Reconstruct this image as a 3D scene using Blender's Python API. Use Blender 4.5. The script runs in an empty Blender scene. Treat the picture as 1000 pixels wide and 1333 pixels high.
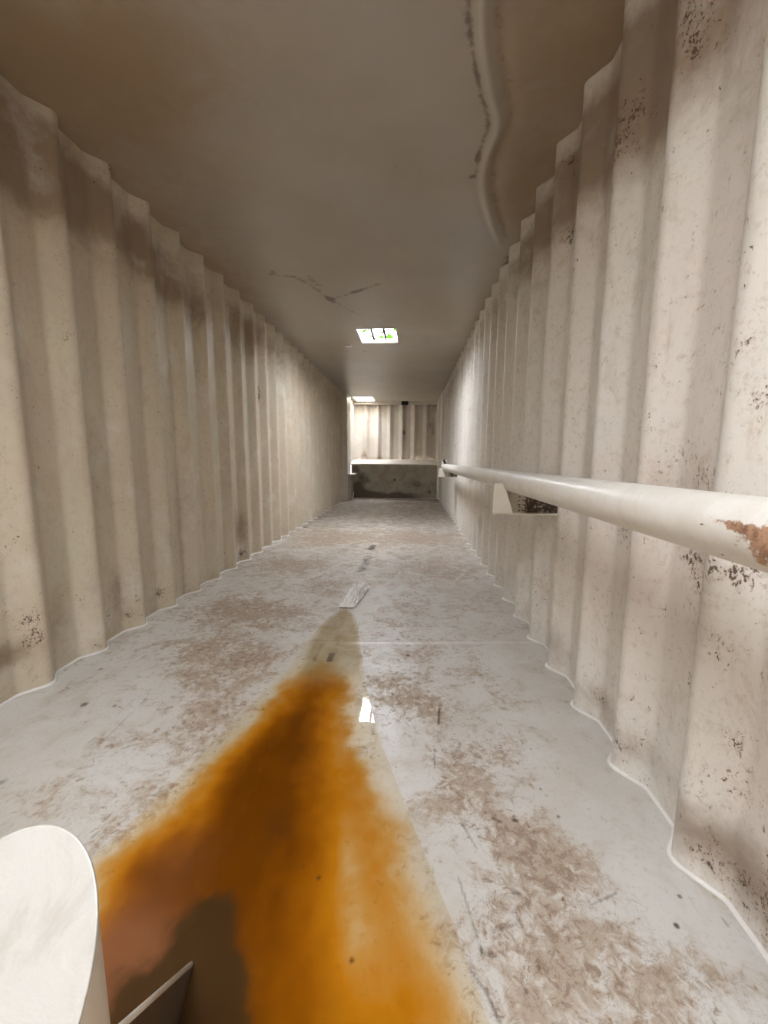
import bpy, bmesh, math, random
import numpy as np
from mathutils import Vector, Matrix

random.seed(5)
sc = bpy.context.scene
COL = sc.collection

# ------------------------------------------------------------------ survey
FPX, PIT, YAW, ROLL = 517.950884, 0.133961, -0.068392, 0.005237
EYE, WL, WR, H = 0.886185, 1.403753, 0.597342, 2.213512
Y0L, Y0R, PL, PR = 1.379363, 0.833217, 0.278286, 0.277713
SKY_LOW, SKY_TOP = 3.0, 34.0   # overcast sky, brighter overhead
YBACK = -1.0             # rear end of the steel shell
YL_END, YR_END = 8.28, 8.05   # the corrugated sheets end here, flat end posts follow
YP = 8.76                # front of the raised platform
YF = 9.7                 # far corrugated wall
DEP = 0.055              # corrugation depth

cy, sy, cp, sp = math.cos(YAW), math.sin(YAW), math.cos(PIT), math.sin(PIT)
FW = np.array([sy*cp, cy*cp, -sp]); R0 = np.array([cy, -sy, 0.0]); U0 = np.cross(R0, FW)
RT = R0*math.cos(ROLL) + U0*math.sin(ROLL)
UP = -R0*math.sin(ROLL) + U0*math.cos(ROLL)
def sight(x, y): return (x-500)/FPX*RT - (y-666.5)/FPX*UP + FW
def on_floor(x, y): d = sight(x, y); return d[:2]*(-EYE/d[2])
def on_ceil(x, y): d = sight(x, y); return d[:2]*((H-EYE)/d[2])
def on_wall(x, y, X): d = sight(x, y); q = d*(X/d[0]); return np.array([q[1], q[2]+EYE])

# ------------------------------------------------------------------ numpy noise
def _hash(ix, iy, seed):
    n = (ix*374761393 + iy*668265263 + seed*974634777) & 0xffffffff
    n = ((n ^ (n >> 13))*1274126177) & 0xffffffff
    return ((n ^ (n >> 16)) & 0xffff)/65535.0
def vnoise(x, y, seed=0):
    x = np.asarray(x, float); y = np.asarray(y, float)
    ix = np.floor(x).astype(np.int64); iy = np.floor(y).astype(np.int64)
    fx = x-ix; fy = y-iy; fx = fx*fx*(3-2*fx); fy = fy*fy*(3-2*fy)
    a = _hash(ix, iy, seed); b = _hash(ix+1, iy, seed); c = _hash(ix, iy+1, seed); d = _hash(ix+1, iy+1, seed)
    return (a*(1-fx)+b*fx)*(1-fy) + (c*(1-fx)+d*fx)*fy
def fbm(x, y, seed=0, octv=4, rough=.5):
    s = 0; a = 1; t = 0
    for i in range(octv):
        s = s + a*vnoise(x*2**i, y*2**i, seed+i*17); t += a; a *= rough
    return s/t
def sstep(a, b, x):
    t = np.clip((x-a)/(b-a), 0, 1); return t*t*(3-2*t)
def seg_dist(x, y, pts):
    """distance to a polyline, signed side (+ = right of its direction) and the run along it 0..1"""
    best = np.full(x.shape, 1e9); side = np.zeros(x.shape); run = np.zeros(x.shape)
    n = len(pts)-1
    for i in range(n):
        ax, ay = pts[i]; bx, by = pts[i+1]
        vx, vy = bx-ax, by-ay; L = vx*vx+vy*vy+1e-12
        t = np.clip(((x-ax)*vx+(y-ay)*vy)/L, 0, 1)
        d = np.hypot(x-(ax+t*vx), y-(ay+t*vy))
        m = d < best
        best = np.where(m, d, best)
        side = np.where(m, np.sign(vy*(x-ax)-vx*(y-ay)), side)
        run = np.where(m, (i+t)/n, run)
    return best, side, run
def smooth_line(pts, per=8):
    out = []
    P = [np.array(p, float) for p in pts]
    for i in range(len(P)-1):
        p0 = P[max(i-1, 0)]; p1 = P[i]; p2 = P[i+1]; p3 = P[min(i+2, len(P)-1)]
        for k in range(per):
            t = k/per
            out.append(.5*((2*p1)+(-p0+p2)*t+(2*p0-5*p1+4*p2-p3)*t*t+(-p0+3*p1-3*p2+p3)*t**3))
    out.append(P[-1]); return out
def blobs(x, y, L):
    """L: (cx, cy, rx, ry, strength)"""
    s = np.zeros(x.shape)
    for cx, cy_, rx, ry, w in L:
        m = (np.abs(x-cx) < 3*rx) & (np.abs(y-cy_) < 3*ry)
        s[m] += w*np.exp(-(((x[m]-cx)/rx)**2 + ((y[m]-cy_)/ry)**2))
    return s

# ------------------------------------------------------------------ object helpers
def link(o, parent=None):
    COL.objects.link(o)
    if parent is not None: o.parent = parent
    return o
def tag(o, label=None, cat=None, group=None, kind=None):
    if label: o['label'] = label
    if cat: o['category'] = cat
    if group: o['group'] = group
    if kind: o['kind'] = kind
    return o
def empty(name, loc=(0, 0, 0)):
    o = bpy.data.objects.new(name, None); o.empty_display_size = .1; o.location = loc
    return link(o)
def mesh_obj(name, verts, faces, mat, parent=None, smooth=False, attrs=None):
    me = bpy.data.meshes.new(name)
    if isinstance(faces, np.ndarray):
        V = np.ascontiguousarray(verts, dtype=np.float32); F = np.ascontiguousarray(faces, dtype=np.int32); k = F.shape[1]
        me.vertices.add(len(V)); me.vertices.foreach_set('co', V.ravel())
        me.loops.add(F.size); me.loops.foreach_set('vertex_index', F.ravel())
        me.polygons.add(len(F)); me.polygons.foreach_set('loop_start', np.arange(0, F.size, k, dtype=np.int32))
        me.update(calc_edges=True)
    else: me.from_pydata([tuple(map(float, v)) for v in verts], [], [tuple(map(int, f)) for f in faces])
    if smooth: me.polygons.foreach_set('use_smooth', [True]*len(me.polygons))
    if attrs:
        for k, a in attrs.items():
            at = me.attributes.new(k, 'FLOAT', 'POINT'); at.data.foreach_set('value', np.ascontiguousarray(a.ravel(), dtype=np.float32))
    me.materials.append(mat); me.update()
    o = bpy.data.objects.new(name, me)
    link(o, parent)
    if parent is not None: o.matrix_parent_inverse = Matrix.Translation(-parent.location)
    return o
def bm_obj(name, bm, mat, parent=None, smooth=False, bevel=0, angle=30):
    if bevel:
        bmesh.ops.remove_doubles(bm, verts=bm.verts, dist=1e-6)
        es = [e for e in bm.edges if len(e.link_faces) == 2 and e.calc_face_angle(0) > math.radians(angle)]
        bmesh.ops.bevel(bm, geom=es, offset=bevel, segments=2, affect='EDGES', profile=.6)
    bmesh.ops.recalc_face_normals(bm, faces=bm.faces)
    me = bpy.data.meshes.new(name); bm.to_mesh(me); bm.free()
    if smooth: me.polygons.foreach_set('use_smooth', [True]*len(me.polygons))
    me.materials.append(mat)
    o = bpy.data.objects.new(name, me); link(o, parent)
    if parent is not None: o.matrix_parent_inverse = Matrix.Translation(-parent.location)
    return o
def add_hex(bm, c):
    """c: eight corners, bottom ring then top ring"""
    v = [bm.verts.new(p) for p in c]
    for f in ((3, 2, 1, 0), (4, 5, 6, 7), (0, 1, 5, 4), (1, 2, 6, 5), (2, 3, 7, 6), (3, 0, 4, 7)):
        bm.faces.new([v[i] for i in f])
def add_box(bm, x0, x1, y0, y1, z0, z1):
    add_hex(bm, [(x0, y0, z0), (x1, y0, z0), (x1, y1, z0), (x0, y1, z0), (x0, y0, z1), (x1, y0, z1), (x1, y1, z1), (x0, y1, z1)])
def add_prism(bm, poly, off):
    """poly: 3-D outline, off: extrusion vector"""
    a = [bm.verts.new(p) for p in poly]; b = [bm.verts.new(Vector(p)+Vector(off)) for p in poly]
    bm.faces.new(a[::-1]); bm.faces.new(b)
    n = len(a)
    for i in range(n): bm.faces.new([a[i], a[(i+1) % n], b[(i+1) % n], b[i]])
def tube_mesh(pts, r, seg=10, close=True):
    pts = [np.array(q, float) for q in pts]; vs = []; fs = []
    n = len(pts); prev = None
    for i, q in enumerate(pts):
        d = pts[min(i+1, n-1)]-pts[max(i-1, 0)]; d /= np.linalg.norm(d)+1e-12
        if prev is None:
            ref = np.array([0, 0, 1.]) if abs(d[2]) < .9 else np.array([1., 0, 0])
        else: ref = prev
        a = np.cross(d, ref); a /= np.linalg.norm(a); b = np.cross(a, d); prev = b
        rr = r[i] if hasattr(r, '__len__') else r
        for k in range(seg):
            t = 2*math.pi*k/seg; vs.append(q+rr*(math.cos(t)*a+math.sin(t)*b))
    for i in range(n-1):
        for k in range(seg):
            k2 = (k+1) % seg
            fs.append((i*seg+k, i*seg+k2, (i+1)*seg+k2, (i+1)*seg+k))
    if close:
        fs.append(tuple(range(seg))[::-1]); fs.append(tuple((n-1)*seg+k for k in range(seg)))
    return vs, fs

# ------------------------------------------------------------------ materials
class NT:
    def __init__(s, name):
        s.m = bpy.data.materials.new(name); s.m.use_nodes = True
        s.t = s.m.node_tree; s.b = s.t.nodes['Principled BSDF']; s.out = s.t.nodes['Material Output']
        s.co = s.t.nodes.new('ShaderNodeTexCoord').outputs['Object']
    def n(s, typ, **kw):
        nd = s.t.nodes.new(typ)
        for k, v in kw.items(): setattr(nd, k, v)
        return nd
    def set(s, sock, v):
        if isinstance(v, bpy.types.NodeSocket): s.t.links.new(v, sock)
        else: sock.default_value = v
    def noise(s, scale, detail=6, rough=.6, dist=0, vec=None, lac=2.0):
        nd = s.n('ShaderNodeTexNoise'); nd.inputs['Scale'].default_value = scale; nd.inputs['Detail'].default_value = detail
        nd.inputs['Roughness'].default_value = rough; nd.inputs['Distortion'].default_value = dist
        s.t.links.new(vec or s.co, nd.inputs['Vector']); return nd.outputs['Fac']
    def map(s, scale, loc=(0, 0, 0), rot=(0, 0, 0)):
        nd = s.n('ShaderNodeMapping'); nd.inputs['Scale'].default_value = scale; nd.inputs['Location'].default_value = loc
        nd.inputs['Rotation'].default_value = rot
        s.t.links.new(s.co, nd.inputs['Vector']); return nd.outputs['Vector']
    def ma(s, op, a, b=0.0, c=0.0, clamp=False):
        nd = s.n('ShaderNodeMath', operation=op); nd.use_clamp = clamp
        for i, v in enumerate((a, b, c)): s.set(nd.inputs[i], v)
        return nd.outputs[0]
    def ss(s, x, lo, hi):
        nd = s.n('ShaderNodeMapRange', interpolation_type='SMOOTHSTEP')
        s.set(nd.inputs['Value'], x); nd.inputs['From Min'].default_value = lo; nd.inputs['From Max'].default_value = hi
        return nd.outputs['Result']
    def lin(s, x, a, b, c, d):
        nd = s.n('ShaderNodeMapRange'); s.set(nd.inputs['Value'], x)
        for k, v in zip(('From Min', 'From Max', 'To Min', 'To Max'), (a, b, c, d)): nd.inputs[k].default_value = v
        return nd.outputs['Result']
    def mix(s, f, a, b):
        nd = s.n('ShaderNodeMix', data_type='RGBA'); s.set(nd.inputs[0], f)
        for i, v in ((6, a), (7, b)):
            if isinstance(v, tuple): nd.inputs[i].default_value = (*v, 1)
            else: s.t.links.new(v, nd.inputs[i])
        return nd.outputs[2]
    def attr(s, name):
        nd = s.n('ShaderNodeAttribute', attribute_name=name); return nd.outputs['Fac']
    def ramp(s, f, stops):
        nd = s.n('ShaderNodeValToRGB'); cr = nd.color_ramp
        while len(cr.elements) < len(stops): cr.elements.new(.5)
        for e, (p_, c) in zip(cr.elements, stops): e.position = p_; e.color = (*c, 1)
        s.set(nd.inputs['Fac'], f); return nd.outputs['Color']
    def bump(s, h, strength=.2, dist=.01):
        nd = s.n('ShaderNodeBump'); nd.inputs['Strength'].default_value = strength; nd.inputs['Distance'].default_value = dist
        s.set(nd.inputs['Height'], h); s.t.links.new(nd.outputs['Normal'], s.b.inputs['Normal'])
    def fin(s, color, rough=.5, metal=0.0, spec=None):
        s.set(s.b.inputs['Base Color'], (*color, 1) if isinstance(color, tuple) else color)
        s.set(s.b.inputs['Roughness'], rough); s.set(s.b.inputs['Metallic'], metal)
        if spec is not None: s.set(s.b.inputs['Specular IOR Level'], spec)
        return s.m

def paint_wall(name, base, warm, green):
    """old cream paint on steel: vertical run marks, brown washes ('stain'), rust pits ('speck')"""
    t = NT(name)
    big = t.noise(1.3, 4, .6); mid = t.noise(5, 6, .62)
    runs = t.noise(1, 5, .6, vec=t.map((9, 9, .8)))
    c = t.mix(t.ss(big, .38, .66), base, warm)
    c = t.mix(t.ma('MULTIPLY', t.ss(runs, .45, .72), .55), c, green)
    st = t.attr('stain'); sn = t.noise(7, 9, .68, 1.2)
    sm = t.ss(t.ma('ADD', t.ma('MULTIPLY', st, .62), t.ma('ADD', t.ma('MULTIPLY', sn, .7), t.ma('MULTIPLY', t.noise(30, 8, .72), .3))), .56, 1.3)
    c = t.mix(t.ma('MULTIPLY', sm, .8), c, (.20, .13, .075))
    # fine brown mottling all over
    c = t.mix(t.ma('MULTIPLY', t.ss(t.noise(38, 8, .7), .50, .74), .36), c, (.33, .245, .165))
    c = t.mix(t.ma('MULTIPLY', t.ss(t.noise(9, 9, .72, 1.0, vec=t.map((1, 1.6, .55), rot=(.5, 0, 0))), .50, .70), .40), c, (.42, .33, .24))
    c = t.mix(t.ma('MULTIPLY', t.ss(t.noise(4, 6, .6), .52, .70), .35), c, t.mix(t.noise(1.7, 2), (.80, .72, .69), (.70, .72, .62)))
    sp_ = t.attr('speck'); pn = t.ma('ADD', t.ma('MULTIPLY', t.noise(150, 5, .6, .8, vec=t.map((1, 1, .62))), .6), t.ma('MULTIPLY', t.noise(30, 6, .66, .6), .4))
    pit = t.ss(t.ma('ADD', pn, t.ma('MULTIPLY', sp_, .10)), .625, .66)
    halo = t.ss(t.ma('ADD', pn, t.ma('MULTIPLY', sp_, .10)), .54, .66)
    c = t.mix(t.ma('MULTIPLY', halo, .4), c, (.30, .19, .11))
    c = t.mix(t.ma('MULTIPLY', pit, .9), c, t.mix(t.noise(90, 3), (.11, .055, .03), (.035, .026, .02)))
    t.bump(t.ma('ADD', t.ma('MULTIPLY', t.noise(55, 5, .6), .5), t.ma('MULTIPLY', pit, -.8)), .16, .004)
    return t.fin(c, t.lin(mid, .3, .7, .36, .55), spec=.45)

def plain_paint(name, base, dirt=(.25, .18, .11), amt=.5, rough=.4, scale=12, pits=.0):
    t = NT(name)
    a = t.noise(scale, 8, .68, .5); b = t.noise(scale*5, 6, .65)
    c = t.mix(t.ma('MULTIPLY', t.ss(a, .5, .75), amt), base, dirt)
    c = t.mix(t.ma('MULTIPLY', t.ss(b, .55, .75), amt*.4), c, dirt)
    if pits:
        k = t.noise(45, 4, .6, .5)
        c = t.mix(t.ss(k, .76-pits, .78-pits), c, (.07, .04, .025))
    t.bump(b, .12, .003)
    return t.fin(c, rough, spec=.45)

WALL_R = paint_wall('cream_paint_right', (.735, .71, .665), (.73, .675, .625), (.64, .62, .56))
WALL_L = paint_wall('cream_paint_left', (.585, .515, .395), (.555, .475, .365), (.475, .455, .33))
PAINT = plain_paint('cream_paint', (.64, .60, .52), amt=.4)
PAINT_FAR = plain_paint('end_wall_paint', (.58, .545, .49), dirt=(.28, .17, .10), amt=.75, scale=5)
WHITE = plain_paint('white_paint', (.80, .77, .71), dirt=(.5, .42, .33), amt=.45, scale=16, pits=.0)

def floor_material():
    t = NT('floor_paint')
    co = t.co
    low = t.noise(2.2, 5, .6); mid = t.noise(9, 8, .66, .8); fine = t.noise(42, 9, .72, .6); vfine = t.noise(140, 6, .7)
    scuff = t.attr('scuff')
    c = t.mix(t.ss(low, .35, .68), (.565, .553, .522), (.485, .463, .418))
    c = t.mix(t.ma('MULTIPLY', t.ss(mid, .46, .66), .5), c, (.42, .37, .30))
    spk = t.noise(75, 8, .74, .4)
    c = t.mix(t.ma('MULTIPLY', t.ss(spk, .52, .66), .42), c, (.40, .32, .235))
    c = t.mix(t.ma('MULTIPLY', t.ss(t.ma('ADD', spk, t.ma('MULTIPLY', scuff, .04)), .645, .70), .6), c, (.20, .125, .08))
    f = t.ma('ADD', t.ma('MULTIPLY', mid, .5), t.ma('MULTIPLY', fine, .5))
    m = t.ss(t.ma('ADD', f, t.ma('MULTIPLY', scuff, .17)), .555, .69)
    c = t.mix(t.ma('MULTIPLY', m, .72), c, (.335, .245, .165))
    m2 = t.ss(t.ma('ADD', fine, t.ma('MULTIPLY', scuff, .12)), .63, .72)
    c = t.mix(t.ma('MULTIPLY', m2, .65), c, (.215, .14, .09))
    # root-like scratches
    cr = t.ma('ABSOLUTE', t.ma('SUBTRACT', t.noise(16, 6, .62, 1.4), .5))
    cr = t.ma('MULTIPLY', t.ma('SUBTRACT', 1.0, t.ss(cr, .0, .012)), t.ss(t.ma('ADD', scuff, t.ma('MULTIPLY', mid, .8)), .55, 1.15))
    c = t.mix(t.ma('MULTIPLY', cr, .6), c, (.17, .10, .07))
    # pale flaking paint inside the scuffed zones
    fl = t.ma('MULTIPLY', t.ss(t.noise(24, 7, .7, .5), .56, .64), t.ss(scuff, .25, .8))
    c = t.mix(t.ma('MULTIPLY', fl, .6), c, (.60, .585, .56))
    # dimmer far light painted into the floor, with brown film
    c = t.mix(t.ma('MULTIPLY', t.attr('dim_film'), t.lin(mid, .3, .7, .55, 1.0)), c, (.235, .185, .135))
    # rust silt
    ru = t.attr('rust')
    rn = t.ma('ADD', ru, t.ma('MULTIPLY', t.ma('SUBTRACT', mid, .5), t.ma('MULTIPLY', t.ss(ru, .02, .3), .22)))
    rcol = t.ramp(rn, [(0, (.52, .44, .31)), (.2, (.47, .30, .10)), (.42, (.41, .165, .006)), (.7, (.23, .075, .0015)), (1.0, (.115, .034, .001))])
    rcol = t.mix(t.ma('MULTIPLY', t.ss(fine, .56, .7), .35), rcol, (.2, .08, .012))
    rcol = t.mix(t.attr('red'), rcol, (.20, .088, .045))
    c = t.mix(t.ss(rn, .02, .32), c, rcol)
    # greenish silt tail
    gr = t.attr('green')
    c = t.mix(t.ma('MULTIPLY', gr, t.lin(mid, .3, .7, .55, .95)), c, (.29, .235, .13))
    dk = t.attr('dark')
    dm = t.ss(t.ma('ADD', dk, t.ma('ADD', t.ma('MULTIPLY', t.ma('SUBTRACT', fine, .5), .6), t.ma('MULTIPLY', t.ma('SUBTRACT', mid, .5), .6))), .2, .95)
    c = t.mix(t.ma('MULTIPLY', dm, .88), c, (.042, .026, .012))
    sm = t.ma('ADD', t.attr('seam'), 0.0)
    c = t.mix(t.ma('MULTIPLY', sm, .6), c, (.74, .72, .69))
    h = t.ma('ADD', t.ma('MULTIPLY', fine, .35), t.ma('MULTIPLY', mid, .4))
    t.bump(h, .10, .006)
    rg = t.ma('ADD', t.lin(mid, .3, .7, .30, .46), t.ma('MULTIPLY', m, .2))
    return t.fin(c, rg, spec=t.ma('MULTIPLY', .5, t.ma('SUBTRACT', 1.0, t.ss(rn, .05, .35))))
FLOOR = floor_material()

def ceil_material():
    t = NT('ceiling_paint')
    low = t.noise(1.1, 4, .55); mid = t.noise(6, 8, .66, .6); fine = t.noise(40, 8, .7)
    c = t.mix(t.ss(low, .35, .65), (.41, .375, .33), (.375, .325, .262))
    st = t.attr('stain')
    sm = t.ss(t.ma('ADD', t.ma('MULTIPLY', st, .75), t.ma('MULTIPLY', mid, .6)), .38, 1.05)
    c = t.mix(t.ma('MULTIPLY', sm, .85), c, (.30, .205, .115))
    c = t.mix(t.ma('MULTIPLY', t.ss(t.noise(3, 6, .6), .48, .7), .3), c, (.47, .41, .31))
    dk = t.attr('dark')
    dm = t.ss(t.ma('ADD', dk, t.ma('ADD', t.ma('MULTIPLY', t.ma('SUBTRACT', fine, .5), 1.5), t.ma('MULTIPLY', t.ma('SUBTRACT', t.noise(16, 6, .65), .5), 1.2))), .25, .95)
    c = t.mix(t.ma('MULTIPLY', dm, .8), c, (.10, .06, .035))
    c = t.mix(t.ma('MULTIPLY', t.attr('pale'), .6), c, (.62, .58, .50))
    t.bump(t.ma('ADD', t.ma('MULTIPLY', fine, .2), mid), .06, .01)
    return t.fin(c, t.lin(mid, .3, .7, .30, .42), spec=.5)
CEIL = ceil_material()

def panel_material():
    t = NT('platform_front_paint')
    mid = t.noise(4, 8, .68, .7); fine = t.noise(22, 8, .7)
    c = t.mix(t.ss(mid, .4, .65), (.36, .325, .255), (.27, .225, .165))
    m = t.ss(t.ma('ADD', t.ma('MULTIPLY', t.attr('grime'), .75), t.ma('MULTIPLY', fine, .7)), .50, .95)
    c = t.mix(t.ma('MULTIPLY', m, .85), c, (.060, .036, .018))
    t.bump(fine, .1, .004)
    return t.fin(c, .5)
PANEL = panel_material()

def pipe_material():
    t = NT('rail_paint')
    mid = t.noise(10, 8, .66, .6); fine = t.noise(60, 7, .68)
    c = t.mix(t.ss(mid, .4, .68), (.77, .75, .70), (.69, .655, .59))
    c = t.mix(t.ma('MULTIPLY', t.ss(fine, .58, .72), .3), c, (.42, .32, .22))
    ru = t.attr('rust')
    m = t.ss(t.ma('ADD', ru, t.ma('ADD', t.ma('MULTIPLY', t.ma('SUBTRACT', fine, .5), 1.6), t.ma('MULTIPLY', t.ma('SUBTRACT', t.noise(120, 4, .7), .5), 1.0))), .38, .85)
    c = t.mix(m, c, t.mix(t.ss(fine, .4, .6), (.20, .095, .05), (.42, .25, .15)))
    dk = t.ss(t.ma('ADD', t.attr('pit'), t.ma('MULTIPLY', t.ma('SUBTRACT', fine, .5), 1.2)), .5, .62)
    c = t.mix(dk, c, (.12, .075, .045))
    t.bump(t.ma('ADD', fine, t.ma('MULTIPLY', m, -.8)), .18, .003)
    return t.fin(c, t.lin(m, 0, 1, .34, .8), spec=.5)
RAIL = pipe_material()

def rusty_material():
    t = NT('rusted_bracket')
    k = t.noise(85, 7, .7, .8); g = t.attr('grime')
    m = t.ss(t.ma('ADD', k, t.ma('MULTIPLY', g, .35)), .60, .66)
    c = t.mix(m, (.50, .45, .36), t.mix(t.noise(70, 3), (.075, .035, .02), (.022, .014, .01)))
    t.bump(k, .4, .006)
    return t.fin(c, .7)
RUSTY = rusty_material()
BLACK = NT('black_rubber').fin((.012, .011, .010), .6)
SHADED_STEEL = plain_paint('shaded_steel', (.075, .055, .038), dirt=(.12, .055, .02), amt=.6, rough=.35)  # gusset face: its shade and brown reflection are put into the colour
BEAD = plain_paint('weld_paint', (.76, .74, .71), amt=.2)
SCRAP = NT('clear_plastic_film')
SCRAP.fin((.88, .87, .85), .10, spec=.8)
BAR = NT('rusted_black_bar').fin((.010, .009, .008), .9, spec=.0)
LEAF = NT('leaf_green')
LEAF.set(LEAF.b.inputs['Subsurface Weight'], .0)
_tr = LEAF.n('ShaderNodeBsdfTranslucent'); _tr.inputs['Color'].default_value = (.006, .016, .0008, 1)
_mx = LEAF.n('ShaderNodeMixShader'); _mx.inputs[0].default_value = .55
LEAF.fin((.010, .026, .002), .8, spec=.05)
LEAF.t.links.new(LEAF.b.outputs[0], _mx.inputs[1]); LEAF.t.links.new(_tr.outputs[0], _mx.inputs[2]); LEAF.t.links.new(_mx.outputs[0], LEAF.out.inputs['Surface'])
TWIG = NT('twig_bark').fin((.13, .09, .05), .8)
_g = NT('outside_gravel')
GROUND = _g.fin(_g.mix(_g.noise(3, 8, .7), (.42, .40, .36), (.30, .28, .24)), .9)

def water_material():
    """clear shallow water: see-through, with a mirror sheen that grows at low angles; slightly amber"""
    t = NT('shallow_rusty_water')
    fr = t.n('ShaderNodeFresnel'); fr.inputs['IOR'].default_value = 1.33
    gl = t.n('ShaderNodeBsdfGlossy'); gl.inputs['Roughness'].default_value = .02
    tr = t.n('ShaderNodeBsdfTransparent'); tr.inputs['Color'].default_value = (.97, .93, .85, 1)
    bp = t.n('ShaderNodeBump'); bp.inputs['Strength'].default_value = .02; bp.inputs['Distance'].default_value = .01
    t.t.links.new(t.noise(14, 3, .5), bp.inputs['Height'])
    t.t.links.new(bp.outputs['Normal'], gl.inputs['Normal']); t.t.links.new(bp.outputs['Normal'], fr.inputs['Normal'])
    ge = t.n('ShaderNodeNewGeometry'); top = t.ma('MULTIPLY', fr.outputs[0], t.ma('SUBTRACT', 1.0, ge.outputs['Backfacing']))
    mx = t.n('ShaderNodeMixShader')
    t.t.links.new(top, mx.inputs[0]); t.t.links.new(tr.outputs[0], mx.inputs[1]); t.t.links.new(gl.outputs[0], mx.inputs[2])
    t.t.links.new(mx.outputs[0], t.out.inputs['Surface'])
    return t.m
WATER = water_material()

# ------------------------------------------------------------------ corrugated sheets
def corr_depth(u, y0, P):
    """u: coordinate along the wall, y0: a crest's far edge; 0 on a crest, DEP in a trough"""
    d = np.mod(y0-u, P)
    pts = [(0, 0), (.022, 0), (.092, 1), (.214, 1), (P, 0)]
    return np.interp(d, [a for a, _ in pts], [b for _, b in pts])*DEP
def soft_depth(u, y0, P, w=.009):
    s = 0
    for k in np.linspace(-1, 1, 7): s = s+corr_depth(u+k*w, y0, P)
    return s/7
def sheet(name, us, zs, pos, mat, attrs, parent=None, flip=False):
    U, Z = np.meshgrid(us, zs, indexing='ij')
    V = pos(U, Z); n, m = U.shape
    i = np.arange(n-1)[:, None]*m + np.arange(m-1)[None, :]
    F = np.stack([i, i+m, i+m+1, i+1], -1).reshape(-1, 4)
    if flip: F = F[:, ::-1]
    return mesh_obj(name, V.reshape(-1, 3), F, mat, parent, True, {k: f(U, Z) for k, f in attrs.items()})
def wall_list(L, X):
    out = []
    for px, py, rx, rz, w in L:
        y, z = on_wall(px, py, X); out.append((y, z, rx, rz, w))
    return out

us_r = np.concatenate([np.arange(YBACK, 3.2, .0055), np.arange(3.2, YR_END+.001, .011)])
us_l = np.concatenate([np.arange(YBACK, 4.2, .0065), np.arange(4.2, YL_END+.001, .011)])
zs = np.linspace(0, H+.035, 80)
R_SPECK = wall_list([
    (992, 450, .03, .05, .9), (997, 515, .025, .025, 1.6), (870, 600, .05, .035, .9), (905, 622, .04, .04, 1.0), (842, 690, .05, .05, .5),
    (800, 690, .05, .05, .9), (880, 722, .04, .04, 1.2), (890, 750, .03, .04, .9), (960, 748, .06, .04, 1.0), (930, 735, .05, .03, .8),
    (700, 700, .04, .08, .8), (703, 765, .04, .08, .9), (712, 812, .05, .07, 1.2), (735, 690, .04, .07, .8), (640, 700, .05, .1, .5),
    (884, 890, .015, .05, 1.6), (938, 832, .03, .02, 1.0), (944, 962, .025, .03, 1.2), (948, 1035, .035, .04, 1.0), (925, 1075, .03, .03, .7),
    (922, 1125, .035, .03, 1.5), (945, 1150, .04, .03, 1.5), (978, 1190, .04, .05, 1.3), (992, 1150, .03, .05, 1.1), (1000, 1210, .04, .06, 1.4),
    (815, 965, .03, .025, 1.0), (772, 905, .03, .03, 1.0), (785, 890, .03, .03, .8), (830, 960, .02, .03, .8), (935, 500, .008, .06, 1.8),
    (908, 60, .05, .05, 1.2), (898, 25, .06, .04, 1.1), (822, 150, .06, .06, 1.5), (815, 185, .04, .05, 1.0), (738, 205, .03, .02, 1.6),
    (735, 305, .035, .05, 1.5), (740, 215, .04, .03, .8), (820, 30, .02, .03, 2.2), (700, 268, .05, .03, 1.0), (604, 770, .12, .06, 1.0), (655, 545, .05, .1, .5)], .62)
R_STAIN = wall_list([
    (900, 40, .14, .14, 1.0), (850, 90, .12, .18, .95), (820, 120, .2, .2, .9), (780, 170, .2, .15, .8), (740, 240, .3, .14, .9), (700, 300, .4, .15, .9),
    (930, 420, .04, .2, .25), (960, 90, .06, .1, .35), (960, 1150, .1, .08, 1.0), (900, 1060, .1, .06, .6), (830, 980, .1, .05, .6),
    (770, 910, .1, .06, .6), (720, 830, .12, .1, .6), (880, 640, .12, .1, .4), (920, 740, .15, .08, .4), (690, 760, .15, .2, .4), (615, 620, .4, .12, .7)], .62)
L_SPECK = wall_list([
    (137, 222, .015, .02, 2.4), (128, 232, .06, .03, .7), (35, 805, .03, .03, .9), (40, 836, .03, .025, 1.6), (36, 822, .05, .05, .8), (165, 770, .05, .06, .5),
    (170, 802, .02, .02, 1.4), (150, 800, .03, .05, .7), (317, 722, .06, .04, 1.8), (340, 512, .02, .08, 2.0), (212, 772, .03, .03, 1.2), (235, 705, .03, .15, .6), (90, 330, .04, .04, .4),
    (268, 762, .06, .04, 1.1), (84, 430, .02, .05, .9), (245, 280, .08, .05, .7), (30, 200, .08, .08, .6)], -1.43)
L_STAIN = wall_list([
    (25, 180, .15, .18, 1.2), (40, 210, .15, .16, 1.0), (105, 250, .13, .16, 1.3), (185, 320, .14, .14, 1.2), (215, 360, .15, .14, 1.2), (250, 395, .2, .13, .7), (320, 440, .3, .2, .8),
    (340, 440, .4, .14, .4), (15, 855, .1, .05, 1.2), (85, 800, .06, .12, .8), (120, 770, .05, .1, .5), (160, 770, .06, .14, .8), (315, 690, .12, .18, .9), (300, 600, .15, .6, .35), (240, 640, .1, .4, .4),
    (150, 600, .15, .5, .25), (370, 430, .8, .12, .6)], -1.43)
def band(U, Z, seed):
    top = sstep(1.45, 2.12, Z + .5*(fbm(U*3, Z*1.5, seed)-.5))*(.1+.95*fbm(U*5, Z*3, seed+3)) * (1-.75*sstep(2.08, 2.14, Z+.1*(fbm(U*6, Z*4, seed+9)-.5)))
    low = sstep(.22, .0, Z)*(.25+.5*fbm(U*5, Z*5, seed+5))
    return top*.9 + low*.6
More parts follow.
